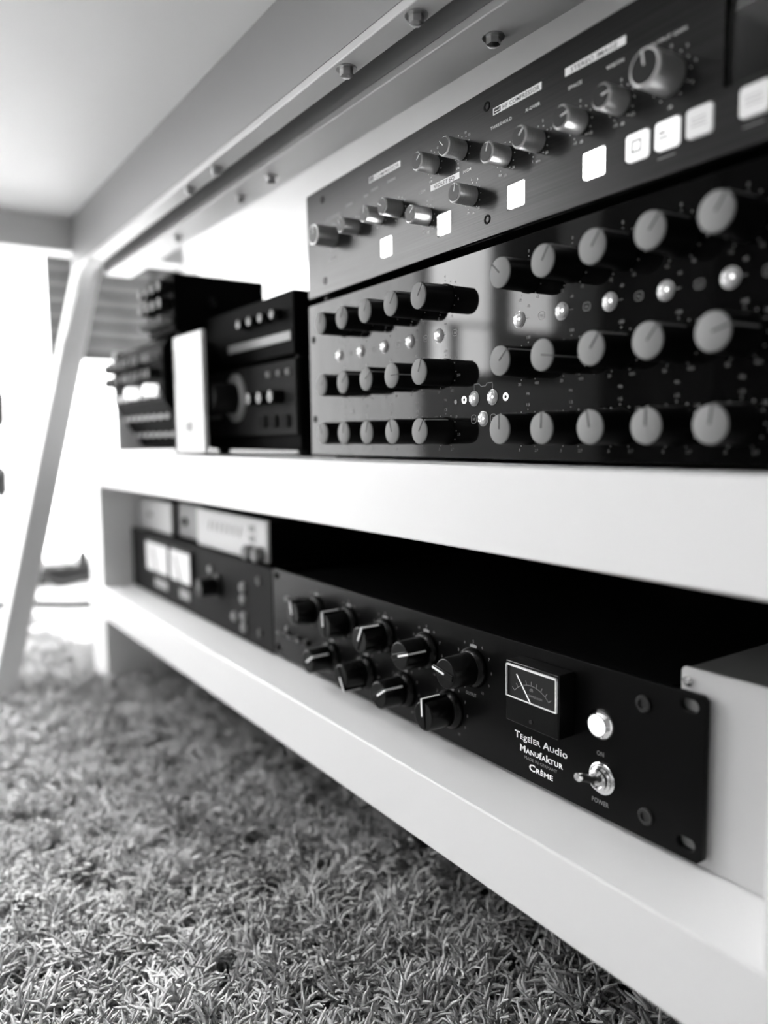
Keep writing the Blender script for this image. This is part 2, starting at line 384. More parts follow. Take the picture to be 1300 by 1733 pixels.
# ------------------------------------------------------------------ desk over the gear
de = thing('steel_frame_desk', 'white desk on a bent steel frame standing over the bench', 'desk')
B(-1275, 700, -200, 520, 336, 358).build('desktop', M['desk'], de, (0, 0, 0), 1.5)
bm = MB()
bm.prism([(-20, 266), (-20, 260), (-2, 260), (-2, 264), (-15, 264), (-15, 266)], -1195, 640)
bm.prism([(26, 268), (26, 262), (64, 262), (64, 268)], -1195, 640)
bm.build('flange', M['steel'], de, (0, 0, 0), .8)
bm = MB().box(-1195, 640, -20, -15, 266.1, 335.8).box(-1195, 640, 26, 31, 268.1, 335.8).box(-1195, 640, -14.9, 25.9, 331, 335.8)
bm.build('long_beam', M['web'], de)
for x0 in (-1237, 640):
    B(x0, x0+42, -194, 150, 290, 336).build('cross_beam', M['steel'], de, (0, 0, 0), 1)
    B(x0-6, x0+48, 400, 500, 322, 336).build('leg_plate', M['steel'], de, (0, 0, 0), 1)
def deskleg(x, ytop, ybot):
    MB().sweep([(x, ytop, 300), (x, ybot, -366)], 33, 36, (0, 1, 0)).build('leg', M['steel'], de, (0, 0, 0), 2)
    B(x-24, x+24, ybot-26, ybot+24, -367, -360).build('foot_plate', M['steel'], de, (0, 0, 0), 1)
deskleg(-1222, 14, -146); deskleg(-1222, 430, 480); deskleg(661, 14, -146); deskleg(661, 430, 480)
# curved run-out where the beam lip turns down into the leg
arc = [(-1100, -11, 262), (-1140, -11, 260), (-1168, -10, 250), (-1188, -9, 230), (-1198, -14, 205), (-1203, -24, 165)]
MB().sweep(arc, 20, 8, (0, 1, 0)).build('bend', M['steel'], de, (0, 0, 0), 1)
def boltmesh():
    b = MB().lathe((0, 0, 0), [(7, 0), (7, -1)], 16, 'z').lathe((0, 0, -1), [(4.5, 0), (4.5, -4), (3, -5)], 6, 'z'); return b.mesh('bolt', M['steel_screw'])
bo = boltmesh()
for x, y, z in ((-374, -11, 260), (-675, -11, 260), (-742, -11, 260), (-451, -11, 260), (-371, 46, 262), (-677, 45, 262), (-747, 45, 262), (-933, 45, 262)): put('bolt', bo, de, (x, y, z))

# ------------------------------------------------------------------ rack units on the bench top
RX, RY, RYAW = -610.2, 45.2, -0.036201317
def rack(name, label, cat, dz): return thing(name, label, cat, (RX, RY, dz), RYAW)
# --- lower: three rows of ten black knobs on a gloss panel
eq = rack('parametric_equaliser', 'gloss black rack unit with three rows of grey-capped black knobs on the bench top', 'equaliser', 2.3)
HB = 130.9
plate(rect_pts(0, 482.6, 0, HB, 1.5), [], 4, M['gloss'], 'front_panel', eq, 0, .4)
B(20, 462, 4, 230, 2, HB-2).build('chassis', M['case'], eq, (0, 0, 0), 1)
for x in (40, 440):
    for y in (12, 215): MB().lathe((x, y, 0), [(9, 2), (8, -2.2)], 16, 'z').build('foot', M['knob_black'], eq)
kb = MB().lathe((0, 0, 0), [(9.6, 0), (9.6, -1.2), (9.0, -2), (8.9, -20.2), (8.5, -21.4)], 40).mesh('knob', M['knob_black'])
kc = MB().lathe((0, 0, 0), [(8.5, -21.2), (8.5, -22.3), (8.1, -22.6)], 40).mesh('cap', M['cap_grey'])
kp = B(-.42, .42, -22.85, -22.5, 0, 8.2).mesh('pointer', M['dark'])
kl = B(-.45, .45, -21.3, -2.2, 8.75, 9.25).mesh('index_line', M['grey'])
xs = [63.0, 98.0, 132.8, 167.5, 201.0, 281.8, 316.0, 350.3, 384.5, 418.0]
rows = [(106.8, [20, 30, 25, 40, 34, -48, 34, 38, 42, 34]), (57.6, [40, 50, 56, 89, 22, 48, 98, 38, 41, 75]), (18.5, [-30, 10, 20, -17, 35, 0, 2, -11, 0, 7])]
pr = MB()
for ri, (z, an) in enumerate(rows):
    for x, a in zip(xs, an):
        kn = put('knob', kb, eq, (x, 0, z), 0, (0, R(a), 0))
        put('cap', kc, kn); put('pointer', kp, kn); put('index_line', kl, kn)
        dots(pr, x, z, 11.6, -150, 150, 11, .42)
sc = [['12', '8', '4', '0', '4', '8', '12'], ['20', '30', '60', '100', '160', '250', '400'], ['.5', '.8', '1.2', '1.5', '1.8', '2.3', '2.7']]
for ri, (z, an) in enumerate(rows):
    for x in xs:
        for k, s in enumerate(sc[ri]):
            a = R(-150+50*k); text(pr, s, x+14.6*math.sin(a), z+14.4*math.cos(a)-.8, 2.4)
for x in xs: text(pr, 'Hz', x, 38.6, 2.4); text(pr, 'dB', x, 89.4, 2.2)
for x in xs: outline(pr, rect_pts(x-7.4+15.6, x-7.4+20.6, 81, 85.2, 1.6, 3), .3); text(pr, 'IN', x-7.4+18.1, 82.1, 2.4); flat(pr, x-3.2, x-3.2+4, 83, 83.3)
# stereo marks round the three centre buttons
ring(pr, 221.2, 38.5, 2.5, 1.15); ring(pr, 262, 38.5, 2.5, 1.15)
outline(pr, [(231.7, 44), (231.7, 48), (236.6, 48), (238.4, 46.3), (242.8, 46.3), (244.6, 48), (249.6, 48), (249.6, 44)], .3, closed=False)
for x in (231.2, 250.4): outline(pr, rect_pts(x-2.6, x+2.6, 23.1, 28.3, 1.6, 3), .3)
text(pr, 'S', 250.4, 24.4, 3); text(pr, 'M', 231.2, 24.4, 3)
pr.build('lettering', M['grey'], eq)
rw = MB(); ring(rw, 221.2, 38.5, 2.5, 1.15, -.16); ring(rw, 262, 38.5, 2.5, 1.15, -.16); rw.build('ring_mark', M['lit_pale'], eq)
ld = MB().lathe((0, 0, 0), [(4.9, 0), (4.9, -.4), (4.5, -.5), (4.4, -.9), (3.8, -1.5), (2.6, -1.9), (1.2, -2.05)], 28).mesh('push_lamp', M['lens'])
def bracket(w, h, t):
    m = MB()
    for sx in (-1, 1):
        m.box(sx*w-t/2, sx*w+t/2, -.3, 0, -h, -h*.35); m.box(sx*w-t/2, sx*w+t/2, -.3, 0, h*.35, h)
        for sz in (-1, 1): m.box(min(sx*w, sx*w*.4), max(sx*w, sx*w*.4), -.3, 0, sz*h-t/2, sz*h+t/2)
    return m
lr = bracket(1.05, 1.8, .5); lrm = lr.mesh('led_ring', M['ring_lit'])
lcm = MB().lathe((1.9, -1.7, 0), [(.95, 0), (.9, -.35), (.4, -.55)], 10).mesh('led_chip', M['led'])
LX = [54.6, 89.5, 124.2, 159, 193.8, 274, 308.6, 342.6, 377, 411]
for x, z in [(x, 83.2) for x in LX]+[(231.7, 38.8), (249.8, 38.8), (240.8, 25.7)]:
    l = put('push_lamp', ld, eq, (x, 0, z)); put('led_ring', lrm, l, (-1.5, -1.85, 0)); put('led_chip', lcm, l)
for x, z in ((8, 101), (8, 31.5), (474.6, 101), (474.6, 31.5)): MB().lathe((x, .3, z), [(3.2, -.5), (2.6, -.5), (2.5, .2)], 16).build('rack_hole', M['hole'], eq)
for x, z in ((212.5, 37.5), (75, 36)): MB().lathe((x, 0, z), [(1.7, 0), (1.5, -.5)], 14).build('screw', M['screw'], eq)

# --- upper: brushed panel with metal knobs and lit buttons
o_ = 136.9; ZA = 2.3+o_; HA = 88.1
sp = rack('stereo_processor', 'brushed dark grey rack unit with metal knobs and lit square buttons, uppermost', 'audio processor', ZA)
bt = [(128.4, 0), (200, 0), (270.2, 0), (330.2, 0), (358.2, 1), (375.7, 2), (392.9, 3), (419.5, 4)]; BZ = 155.8-o_; BS = 6.8
plate(rect_pts(0, 482.6, 0, HA, 1.5), [rect_pts(404.5, 474, 165.5-o_, 219-o_, 1)]+[rect_pts(x-BS-.5, x+BS+.5, BZ-BS-.3, BZ+BS+.3, .8 if k == 0 else 2) for x, k in bt], 4, M['brushed'], 'front_panel', sp, 0, .4)
B(20, 462, 7, 250, 2, HA-2).build('chassis', M['case'], sp, (0, 0, 0), 1)
for x in (14, 440):
    for y in (14, 230): MB().lathe((x+8, y, 0), [(9, 2), (8, -5.9)], 16, 'z').build('foot', M['knob_black'], sp)
B(404, 474.5, 5, 6.8, 165-o_, 219.5-o_).build('meter_window', M['hole'], sp)
B(404.6, 473.9, 3.4, 4.0, 165.6-o_, 218.9-o_).build('meter_glass', M['glass'], sp)
kinds = ['lit', 'lit_mark', 'lit_mark', 'unlit_glow', 'unlit_glow']
for x, k in bt:
    m = MB(); m.prism([(x-BS+px, BZ-BS+pz) for px, pz in rect_pts(0, 2*BS, .3, 2*BS-.3, .8 if k == 0 else 2)], -.5, 4, 'y')
    b_ = m.build('push_button', M[kinds[k]], sp, (0, 0, 0), .3)
    p = MB()
    if k == 1: outline(p, [(x-2.6, BZ-2.6), (x+2.6, BZ-2.6), (x+2.6, BZ+2.6), (x-2.6, BZ+2.6)], .8, -.6)
    if k == 2: flat(p, x-4.5, x-.5, BZ+.6, BZ+1.6, -.6); flat(p, x-4.5, x+1, BZ-1.6, BZ-.8, -.6)
    if k > 2: [flat(p, x-4, x+4, BZ+q, BZ+q+.35, -.6) for q in (-2, -.3, 1.4)]
    if p.v: p.build('button_symbol', M['dark' if k < 3 else 'grey'], b_)
def metal_knob(x, z, a, r, h):
    z -= o_
    k = MB().lathe((0, 0, 0), [(r*.9, 0), (r, -.4), (r, -h+.8), (r-.7, -h)], 40).build('knob', M['alu'], sp, (x, 0, z), 0, (0, R(a), 0))
    MB().lathe((0, 0, 0), [(r*.86, -h+.2), (r*.86, -h-.15)], 36).build('cap', M['cap_dark'], k)
    B(-.3, .3, -h-.3, -h-.1, r*.1, r*.9).build('pointer', M['white'], k)
KA = [(47.9, 180.2, 0, 8.3, 19), (85.8, 179.6, -30, 6.1, 15), (121, 179.4, 20, 6.1, 15), (146.5, 178.5, -60, 6.1, 15), (181.4, 164.6, 54, 6.1, 15), (190.1, 196.3, 51, 6.1, 15), (219.8, 196.5, -45, 6.1, 15), (230.2, 165.4, 16, 6.1, 15),
      (261.2, 180, 19, 6.1, 15), (289, 179.8, 49, 6.1, 15), (320.6, 179.4, 80, 6.1, 15), (347.9, 179.8, 82, 6.1, 15), (377, 181, -9, 8.6, 19)]
for k_ in KA: metal_knob(*k_)
p = MB(); pg = MB()
for x, z, a, r, h in KA:
    dots(p, x, z-o_, r+2.1, -150, 150, 11, .38)
def nums(x, z, r, items):
    for s, a in items: text(p, s, x+r*math.sin(R(a)), z-o_+r*math.cos(R(a))-.7, 2.1)
for x in (190.1, 219.8): nums(x, 196.4, 10.6, (('12', 20), ('9', -20), ('15', 45), ('kHz', 205)))
nums(261.2, 180, 10.6, (('-40', 205), ('dB', 180), ('-30', 140), ('0', -150)))
nums(289, 180, 10.6, (('2', 20), ('5', 70), ('20', 140), ('kHz', 180), ('1', 205)))
nums(320.6, 180, 10.6, (('0', 0), ('-12', 200), ('dB', 175), ('+12', 140)))
nums(347.9, 180, 10.6, (('0', 0), ('-12', 200), ('dB', 175), ('+12', 140)))
nums(181.4, 164.6, 10.4, (('0', 0), ('3', 30), ('-12', 205), ('dB', 175), ('12', 145))); nums(230.2, 165.4, 10.4, (('0', -5), ('3', 30), ('-12', 205), ('dB', 175), ('12', 145)))
nums(377, 181, 13.6, (('0', 0), ('3', 40), ('6', 80), ('9', 120), ('dB', 180)))
for s, x0, x1, z in (('THRESHOLD', 247.6, 267, 199.4), ('X-OVER', 278.3, 290.3, 199.3), ('SPACE', 311.6, 321.7, 199), ('WIDTH', 338.1, 349.3, 199), ('LOW', 172, 179.7, 181.8), ('HIGH', 220.7, 229, 181.8)):
    text(p, s, (x0+x1)/2, z-o_, 2.6, width=x1-x0)
text(p, 'OUTPUT GAIN', 375, 198.6-o_, 2.4, width=21)
for x in (375.5, 419.5): flat(pg, x-5, x+5, 145.2-o_, 145.8-o_)
for x0, x1, z in ((108, 118, 200.5), (131, 142, 200.5), (70, 80, 199), (98, 104, 199), (36, 60, 196), (40, 50, 163)): flat(pg, x0, x1, z-o_, z-o_+1.6)
p.build('lettering', M['white'], sp); pg.build('small_print', M['grey'], sp)
for nm, x0, x1, z0, z1, s in (('name_plate', 250, 291.3, 207.2, 211.3, 'HF COMPRESSOR'), ('name_plate', 309.3, 350.2, 206.8, 211, 'STEREO IMAGE'), ('name_plate', 185.2, 217, 180.2, 184.2, 'VIOLET EQ'), ('name_plate', 105.7, 148.8, 207.4, 211.6, 'COMPRESSOR')):
    pl = MB(); flat(pl, x0, x1, z0-o_, z1-o_, -.1); pl_ = pl.build(nm, M['plate'], sp)
    t = MB(); c0 = x0+(8.5 if 'COMP' in s else 4); c1 = x1-(1.5 if 'COMP' in s else 5)
    text(t, s, (c0+c1)/2, z0-o_+.75, 3.5, y=-.2, width=c1-c0, bold=.01)
    if 'COMP' in s:
        flat(t, x0+.8, x0+7, z0-o_+.6, z1-o_-.6, -.18)
    t.build('plate_lettering', M['dark'], pl_)
    if 'COMP' in s:
        t = MB(); flat(t, x0+1.6, x0+6.2, z0-o_+1.5, z0-o_+1.9, -.25); flat(t, x0+5.8, x0+6.2, z0-o_+1.5, z0-o_+2.8, -.25); t.build('plate_symbol', M['plate'], pl_)
for x, z in ((244.2, 214.6), (244.6, 147.8), (30, 215), (32, 147.8)): MB().lathe((x, 0, z-o_), [(2.9, .2), (2.9, -.3), (1.7, -.3), (1.5, .1)], 20).build('screw', M['hole'], sp)

# ------------------------------------------------------------------ compressor on the lower shelf
CX, CY, CZ = -214.3, 44.4, -201.7
co = thing('black_compressor', 'black rack compressor with a meter and silver power switch on the lower shelf', 'compressor', (CX, CY, CZ), 0)
WC = 482.6; HC = 88.1
slot = lambda x, z: [(x+a, z+b) for a, b in rect_pts(-5.2, 5.2, -3.3, 3.3, 3.2, 5)]
out = [(-3, 0), (0, 3), (0, HC-2.5), (-2.5, HC), (-WC+2.5, HC), (-WC, HC-2.5), (-WC, 3), (-WC+3, 0)]
plate(out, [slot(-9.5, 81.6), slot(-9.5, 8.4), slot(-WC+9.5, 81.6), slot(-WC+9.5, 8.4)], 4, M['matte'], 'front_panel', co, 0, .5)
B(-WC+22, -27, 4, 330, 3, HC-3).build('chassis', M['case'], co, (0, 0, 0), 1)
for x in (-450, -30):
    for y in (20, 300): MB().lathe((x, y, 0), [(9, 3), (8, -4.1)], 16, 'z').build('foot', M['knob_black'], co)
sk = MB().lathe((0, 0, 0), [(14.2, 0), (14.2, -1.5), (13.2, -4), (11.3, -5.5), (10.6, -24), (9.8, -25.2)], 40)
sk.box(-2.2, 2.2, -26, -5, -8.5, 12.3); skm = sk.mesh('knob', M['bakelite'])
sl = B(-.7, .7, -26.3, -25.95, 0, 12.4).box(-.7, .7, -26.3, -10, 12.25, 12.6).mesh('pointer', M['white'])
sd_ = MB()
for i in range(11):
    pass
def bake(x, z, a):
    k = put('knob', skm, co, (x, 0, z), .35, (0, R(a), 0)); put('pointer', sl, k)
CK = [(-392, 61, -14), (-336, 61, -4), (-281, 61, 26), (-227, 61, 72), (-174.5, 61, -80), (-366, 23.5, 57), (-310, 24, 150), (-255, 24, 57), (-199, 24.5, -3)]
for k_ in CK: bake(*k_)
p = MB(); pw = MB()
for i, (x, z, a) in enumerate(CK):
    for q in range(11): text(p, str(q), x+18.2*math.sin(R(-150+30*q)), z-1+18.2*math.cos(R(-150+30*q)), 2.9)
    # pale wedge painted over each skirt for the glint on its top
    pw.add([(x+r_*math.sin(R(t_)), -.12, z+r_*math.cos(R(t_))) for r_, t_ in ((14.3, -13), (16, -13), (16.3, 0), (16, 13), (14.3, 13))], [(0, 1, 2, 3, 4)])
text(p, 'OUTPUT', -177, 40.4, 3.4, width=11)
for x, s in ((-227, 'GAIN'), (-281, 'RATIO')): pass
p.build('lettering', M['grey'], co); pw.build('skirt_glint', M['grey'], co)
# meter: black housing that stands proud, window above, needle and scale
mt = MB(); mt.box(-128, -84, -14, 0, 41.8, 80.5); mh = mt.build('meter_housing', M['bakelite'], co, (0, 0, 0), .8)
B(-126.2, -84.8+.2, -14.3, -13.8, 58.3, 78.4).build('meter_face', M['meter_face'], mh)
fr = MB(); x0, x1, z0, z1 = -126.4, -84.6, 58.1, 78.6
fr.box(x0, x1, -15.6, -14, z1-.8, z1).box(x1-.8, x1, -15.6, -14, z0, z1).box(x0, x0+.4, -15.6, -14, z0, z1).box(x0, x1, -15.6, -14, z0, z0+.3)
fr.build('window_rim', M['white'], mh)
nd = MB().tube([(-106, -14.8, 58.6), (-117.5, -14.9, 73.5)], .35, 6); nd.build('needle', M['needle'], mh)
sc_ = MB()
for i in range(9):
    a = R(-48+12*i); c0 = (-105.5, 50); outline(sc_, [(c0[0]+19*math.sin(a), c0[1]+19*math.cos(a)), (c0[0]+21.5*math.sin(a), c0[1]+21.5*math.cos(a))], .4, -14.45, False)
pts = [(-105.5+19*math.sin(R(-48+6*i)), 50+19*math.cos(R(-48+6*i))) for i in range(17)]; outline(sc_, pts, .35, -14.45, False)
text(sc_, 'dB', -105.5, 65.5, 2.8, y=-14.45); text(sc_, 'COMPRESSION', -103, 62, 2.0, y=-14.45, width=13)
sc_.build('scale', M['grey'], mh)
MB().lathe((-106, -14, 46.5), [(1.3, 0), (1.2, -.5)], 12).build('adjuster', M['screw'], mh)
# maker's lettering in mixed capitals
S, L_ = .72, 1.0
def mixed(s): return [(c[0], 1.0) if c[1:] == '^' else (c[0], S) for c in s]
b1 = [('T', 1), ('E', S), ('g', .95), ('E', S), ('l', 1), ('E', S), ('R', S), (' ', 1), ('A', 1), ('U', S), ('d', 1), ('i', 1), ('o', 1)]
b2 = [('M', 1), ('A', S), ('N', S), ('U', S), ('f', 1), ('A', S), ('k', 1), ('T', S), ('U', S), ('R', S)]
b3 = [('C', 1), ('R', S), ('\u00c8', S), ('M', S), ('E', S)]
p = MB(); text(p, b1, -111.6, 25.4, 6.4, width=45, bold=.02); text(p, b2, -111.3, 17.6, 6.2, width=36.5, bold=.03); text(p, b3, -111, 7.4, 6.2, width=20.5, bold=.03)
p.build('maker_lettering', M['white'], co)
p = MB(); text(p, 'MADE IN GERMANY', -111.4, 13.6, 2.9, width=28); text(p, 'ON', -64.9, 36, 4, width=5.4); text(p, 'POWER', -64.6, 7.3, 4, width=12.2); p.build('caption', M['grey'], co)
pb = MB().lathe((0, 0, 0), [(9.2, 0), (9.2, -1.0), (8.4, -2.6), (6.6, -4.2), (6.0, -4.2), (5.9, -3.4)], 40, end=False).build('power_button', M['chrome'], co, (-64.5, 0, 55))
MB().lathe((0, 0, 0), [(5.9, -2.6), (5.8, -4.2), (5.2, -4.5)], 36).build('lit_cap', M['lit_pale'], pb)
tg = MB().lathe((0, 0, 0), [(9.2, 0), (9.2, -1.2), (8.2, -1.8), (7.6, -1.8), (7.4, -2.6), (6.2, -3), (6.0, -5.0), (4.6, -5.6), (3.8, -4.2)], 36).build('power_switch', M['chrome'], co, (-63, 0, 23.5))
MB().lathe((0, 0, 0), [(7.4, -1.9), (7.2, -2.8)], 6).build('hex_nut', M['alu'], tg)
MB().tube([(0, -3, 0), (-.3, -9, 1.4), (-.6, -14, 3.8), (-.8, -19, 5.6)], 1.9, 14, 2.4).build('lever', M['screw'], tg)
MB().tube([(-.8, -19, 5.6), (-.85, -20.4, 6.2), (-.9, -21.2, 6.5)], 2.7, 14, 1.7).build('lever_tip', M['chrome'], tg)
for x, z in ((-36.5, 75), (-33.5, 13.2)): allen(co, x, z, 4.6)
# small toggles and lamps at its far end
for x, z in ((-430, 64), (-430, 26), (-452, 26), (-412, 26)):
    t = MB().lathe((0, 0, 0), [(3.4, 0), (3.4, -2), (2.4, -3)], 14).build('toggle', M['cap_dark'], co, (x, 0, z)); MB().tube([(0, -2, 0), (0, -11, 4)], 1.2, 8, 1.6).build('lever', M['cap_grey'], t)
for x, z in ((-452, 62), (-452, 32)): MB().lathe((x, 0, z), [(2.6, 0), (2.4, -1.6), (1, -2.4)], 12).build('pilot_lamp', M['cap_grey'], co)

# ------------------------------------------------------------------ silver box beside the compressor
sb = thing('silver_box', 'small silver metal box behind the end of the black compressor', 'electronic box', (-232.3, 50, -205.9))
plate(rect_pts(0, 128, 1, 103.5, 2.5), [], 2.5, M['silver'], 'front_plate', sb, 0, .3)
MB().prism([(2.6, 1), (300, 1), (300, 103), (2.6, 103)], 2, 126).build('case', M['lid'], sb, (0, 0, 0), .8)
for x, z in ((4, 96.5), (3.6, 6), (124, 96.5), (124.4, 6)): MB().lathe((x, 0, z), [(2.9, 0), (2.7, -1), (1.6, -1.9), (.6, -1.9), (.5, -1.2)], 18).build('screw', M['chrome'], sb)
for x in (12, 116):
    for y in (20, 280): MB().lathe((x, y, 0), [(6, 1.2), (5.5, 0)], 12, 'z').build('foot', M['knob_black'], sb)

# ------------------------------------------------------------------ second rack unit far along the lower shelf, with two boxes on it
ge = thing('meter_unit', 'charcoal rack unit with two bright meters on the shelf beside the compressor', 'audio processor', (-1182, 44.4, -203.5))
plate(rect_pts(0, 482.6, 0, HC, 1.5), [], 4, M['charcoal'], 'front_panel', ge, 0, .4)
B(20, 462, 4, 300, 2, HC-2).build('chassis', M['case'], ge, (0, 0, 0), 1)
for x in (40, 440):
    for y in (14, 280): MB().lathe((x, y, 0), [(9, 2.2), (8, -2.3)], 12, 'z').build('foot', M['knob_black'], ge)
for x0, x1 in ((88, 178), (190, 262)):
    f = B(x0-3, x1+3, -5, 0, 34, 80).build('meter', M['knob_black'], ge, (0, 0, 0), 1); B(x0, x1, -5.6, -4.8, 38, 77).build('meter_face', M['meter_lit'], f)
    MB().tube([((x0+x1)/2, -6, 38), ((x0+x1)/2-16, -6, 70)], .7, 6).build('needle', M['dark'], f)
    B(x0+18, x1-18, -.6, 0, 14, 26).build('lettering_block', M['grey_case'], ge)
k = MB().lathe((0, 0, 0), [(14, 0), (14, -3), (11, -5), (10.5, -24), (9.5, -25)], 28).build('knob', M['knob_black'], ge, (342, 0, 50)); B(-1, 1, -25.6, -24.8, 0, 9.5).build('pointer', M['grey'], k)
MB().lathe((318, 0, 66), [(5, 0), (4.5, -2)], 14).build('pilot_lamp', M['grey_case'], ge)
for x, z in ((413, 59), (413, 46), (388, 22), (413, 26), (413, 14)): MB().lathe((x, 0, z), [(6, 0), (5.5, -3), (2, -5)], 14).build('push_button', M['cap_grey'], ge)
for x, z in ((452, 72), (452, 16)): allen(ge, x, z, 4.5)
def whitebox(name, label, x0, x1, m, y0=58, hh=45):
    t = thing(name, label, 'desktop module', (x0, y0, -203.5+HC), 0, 'desktop modules on the meter unit')
    B(1, x1-x0-1, 4, 160, 1, hh-1).build('case', M['case'], t, (0, 0, 0), 1); B(0, x1-x0, 0, 4, 0, hh).build('front_plate', m, t, (0, 0, 0), 1); return t
t1 = whitebox('white_module', 'plain white desktop module nearest the far end of the shelf', -1181, -1038, M['white_case'])
flat_ = B(40, 60, -.8, 0, 20, 26).build('lettering_block', M['grey_case'], t1)
t2 = whitebox('grey_module', 'mid grey module set back between the two white ones', -1034, -942, M['grey_case'], 66, 46)
MB().lathe((30, 0, 22), [(6, 0), (5.5, -4)], 14).build('knob', M['knob_black'], t2)
t3 = whitebox('white_module', 'white desktop module with a row of slots above the meters unit', -934, -731, M['white_case'], 56, 46)
for i in range(7):
    m = MB().add([(40+i*15+a, b, z) for b in (-.6, .2) for a, z in ((0, 22), (3, 22), (8, 34), (5, 34))], [(0, 1, 2, 3), (4, 7, 6, 5), (0, 4, 5, 1), (1, 5, 6, 2), (2, 6, 7, 3), (3, 7, 4, 0)]); m.build('slot', M['grey_case'], t3)
for z in (20, 31): B(158, 172, -.6, .2, z, z+7).build('key', M['grey_case'], t3)
for x in (165, 190): MB().lathe((x, 0, 9), [(8, 0), (8, -9), (6.5, -11)], 18).build('knob', M['cap_grey'], t3)

# ------------------------------------------------------------------ gear at the far end of the bench top
# low black preamplifier with a big dial, and a second black box on it
ta = thing('dial_preamplifier', 'low black preamplifier with one big dial, beside the tall rack units', 'preamplifier', (-850, 41, 0)); ta.scale = (.938, .938, .938)
B(0, 236, 4, 230, 6, 96).build('case', M['case'], ta, (0, 0, 0), 1.5)
B(2, 234, 0, 4, 22, 96).build('front_panel', M['charcoal'], ta, (0, 0, 0), .5)
for x in (14, 222):
    for y in (16, 216): MB().lathe((x, y, 0), [(8, 6), (7, 0)], 12, 'z').build('foot', M['knob_black'], ta)
k = MB().lathe((0, 0, 0), [(27, 0), (27, -3), (25, -4)], 36).build('dial', M['grey_case'], ta, (92, 0, 64))
MB().lathe((0, -4, 0), [(17, 0), (16, -24), (14, -27)], 28).build('dial_knob', M['knob_black'], k)
for x in (152, 178, 204): q = MB().lathe((0, 0, 0), [(7, 0), (6.6, -13), (5.5, -14)], 18).build('knob', M['bakelite'], ta, (x, 0, 60)); B(-.8, .8, -14.6, -13.8, 0, 6).build('pointer', M['white'], q)
for x in (176, 200, 220): MB().lathe((x, 0, 84), [(3.6, 0), (3, -2.5)], 12).build('pilot_lamp', M['cap_grey'], ta)
MB().lathe((24, 0, 80), [(5, 0), (4, -3)], 14).build('pilot_lamp', M['cap_grey'], ta)
B(12, 46, -.8, 0, 42, 46).build('lettering_block', M['grey'], ta)
for x in (160, 186, 212): B(x-8, x+8, -3, 0, 30, 42).build('switch', M['hole'], ta, (0, 0, 0), .6)
tb = thing('black_power_unit', 'black box with a pale grey strip on top of the dial preamplifier', 'electronic box', (-845, 41, 90.2)); tb.scale = (.938, .938, .938)
B(0, 228, 0, 220, 4, 66).build('case', M['case'], tb, (0, 0, 0), 1.5)
for x in (12, 216):
    for y in (16, 206): MB().lathe((x, y, 0), [(8, 4), (7, 0)], 12, 'z').build('foot', M['knob_black'], tb)
B(70, 222, -1.2, 0, 18, 27).build('name_strip', M['grey_case'], tb, (0, 0, 0), .4)
for i in range(4): q = MB().lathe((0, 0, 0), [(5.5, 0), (5.2, -9), (4.5, -10)], 16).build('knob', M['bakelite'], tb, (118+i*27, 0, 45)); B(-.5, .5, -10.5, -9.8, 0, 4.5).build('pointer', M['grey'], q)
# modular synthesiser with a white cheek, black box upon it
tm = thing('modular_synthesiser', 'modular synthesiser with a white blank panel and crowded knobs at the bench end', 'synthesiser', (-1075, 0, 0))
prof = [(8, 134), (0, 124), (0, 61), (34, 8), (150, 8), (150, 134)]
MB().prism(prof, 0, 205).build('case', M['case'], tm, (0, 0, 0), 1)
B(205.5, 240, 9.5, 36, 3, 128).build('filler_strip', M['charcoal'], tm, (0, 0, 0), .5)
B(226.5, 311, 4, 9, 3, 130).build('blank_panel', M['white_case'], tm, (0, 0, 0), 1)
B(258, 276, 3.2, 4, 26, 36).build('lettering_block', M['grey'], tm)
MB().prism([(2, 3), (152, 3), (152, 137), (2, 137)], -9, -.5).build('end_cheek', M['white_case'], tm, (0, 0, 0), 1)
for i in range(5):
    x0 = 2+i*41; B(x0, x0+39.4, -2, 0, 63, 123).build('module_panel', M['charcoal'], tm, (0, 0, 0), .4)
kk = MB().lathe((0, 0, 0), [(7, 0), (6.6, -12), (5.6, -13.5)], 18).mesh('knob', M['knob_black']); kg = MB().lathe((0, 0, 0), [(5.2, 0), (5, -13), (4.2, -14)], 16).mesh('knob', M['cap_grey'])
jack = MB().lathe((0, 0, 0), [(4.2, 0), (4, -3), (2.2, -3), (2, -1)], 12).mesh('socket', M['alu'])
kcap = MB().lathe((0, -13.6, 0), [(4.2, 0), (4, -.6)], 14).mesh('cap', M['cap_grey'])
for i in range(5):
    for j in range(3):
        big = (i+j) % 3
        z = 75+j*18
        for dx in (11, 29):
            if j == 0: put('socket', jack, tm, (i*41+dx, -2, z-4))
            else:
                q = put('knob', kg if big == 0 else kk, tm, (i*41+dx, -2, z))
                if big: put('cap', kcap, q)
for x in (111, 182): MB().lathe((x, -2, 75), [(7, 0), (7, -13), (5.5, -15)], 20).build('lit_knob', M['lit_pale'], tm)
for i in range(8):   # lower row on the receding panel
    for j in range(2):
        u = .3+.4*j; put('socket', jack, tm, (18+i*24, 34*u-.5, 61-53*u), 0, (R(-32), 0, 0))
tu = thing('black_sequencer_box', 'black box with small front knobs on top of the modular synthesiser', 'electronic box', (-958, 12, 137))
B(0, 96, 0, 112, 3, 68).build('case', M['case'], tu, (0, 0, 0), 1.5)
for x in (10, 86):
    for y in (12, 100): MB().lathe((x, y, 0), [(6, 3), (5, 0)], 12, 'z').build('foot', M['knob_black'], tu)
for i in range(4):
    for j in range(3): put('knob', kg if j == 0 else kk, tu, (13+i*23, 0, 16+j*19))
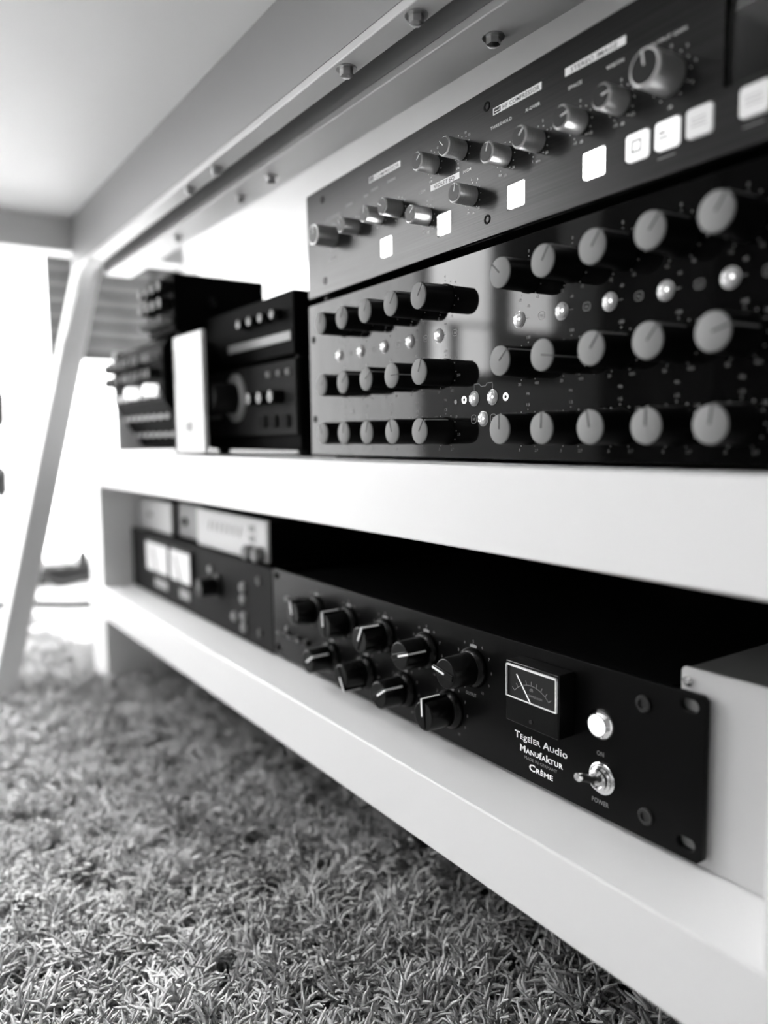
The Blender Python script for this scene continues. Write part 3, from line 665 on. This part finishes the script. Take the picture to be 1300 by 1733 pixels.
MB().lathe((0, 0, 0), [(5, 0), (5, 3), (4, 6)], 16, 'x').build('side_knob', M['cap_dark'], tu, (96, 44, 38))

# ------------------------------------------------------------------ floor clutter by the curtain
ps = thing('power_strip', 'black multi-socket power strip lying on the floor near the curtain', 'power strip', (-2240, 50, -372))
B(-30, 30, 0, 190, 0, 48).build('body', M['cable'], ps, (0, 0, 0), 5)
for i in range(4): MB().lathe((0, 30+i*43, 48), [(17, 0), (16, 1.5), (14, -1)], 20, 'z').build('socket', M['hole'], ps)
for i, y in enumerate((30, 159)): MB().lathe((0, y, 49), [(15, 0), (14, 30), (8, 36)], 16, 'z').build('plug', M['cable'], ps); 
def wig(pts, r, n=40):
    P = [Vector(p) for p in pts]; o = []
    for i in range(len(P)-1):
        a, b, c, d = P[max(i-1, 0)], P[i], P[i+1], P[min(i+2, len(P)-1)]
        for k in range(8):
            t = k/8; o.append(.5*((2*b)+(c-a)*t+(2*a-5*b+4*c-d)*t*t+(3*b-a-3*c+d)*t**3))
    return MB().tube(o+[P[-1]], r, 8)
tag(wig([(-2240, 80, -285), (-2200, 60, -310), (-2150, 120, -362), (-2180, 200, -362), (-2120, 270, -362), (-2190, 380, -362)], 8).build('cable', M['cable'], None, UP), 'black cable curling down off the power strip', 'cable')
tag(wig([(-1990, -330, -362), (-1985, -150, -362), (-1950, -7, -362), (-1900, 60, -362), (-1850, 128, -362), (-1800, 260, -362)], 10).build('cable', M['cable_grey'], None, UP), 'grey cable running straight across the pale floor', 'cable')
coil = []
for i in range(90):
    a = i*.32; rr = 62+6*math.sin(i*1.7); coil.append((-1560+rr*math.cos(a), -40+rr*math.sin(a), -364+i*.45+2*math.sin(i*2.1)))
tag(MB().tube(coil, 7, 8).build('cable_coil', M['cable_white'], None, UP), 'coil of thick white cable lying beside the rug edge', 'cable')
hc = thing('hanging_cable', 'dark cable with two inline plugs hanging in front of the curtain', 'cable', (-2330, 24, 0))
wig([(0, 0, 700), (0, -14, 420), (0, 4, 190), (0, 2, 110), (0, -8, 0), (0, 0, -91), (0, 10, -180), (0, 40, -290), (10, 60, -362), (40, 120, -362)], 6).build('cord', M['cable'], hc)
for z, y, h in ((110, 4, 58), (-91, 0, 46)): MB().lathe((0, y, z), [(8, -h), (20, -h*.7), (22, h*.6), (8, h)], 16, 'z').build('inline_plug', M['cable'], hc)
MB().lathe((0, 0, 0), [(3, -70), (3, 0)], 8, 'x').lathe((0, 0, 0), [(12, -3), (9, 8)], 12, 'x').build('wall_hook', M['steel_screw'], hc, (0, 0, 700))

# dark wardrobe added out of view to darken the panel reflections
wr = thing('added_dark_wardrobe', 'tall black wardrobe added unseen in the corner to darken reflections', 'wardrobe', (-2380, -2660, -372))
B(0, 520, 0, 520, 60, 1900).build('body', M['sofa'], wr, (0, 0, 0), 3); B(10, 510, 10, 510, 0, 60).build('plinth', M['knob_black'], wr)
for y0, y1 in ((4, 258), (262, 516)):
    d = B(520, 540, y0, y1, 66, 1894).build('door', M['sofa'], wr, (0, 0, 0), 2); yy = y1-30 if y0 < 100 else y0+30
    MB().tube([(540, yy, 900), (565, yy, 905), (565, yy, 1045), (540, yy, 1050)], 5, 8).build('handle', M['steel_screw'], d)
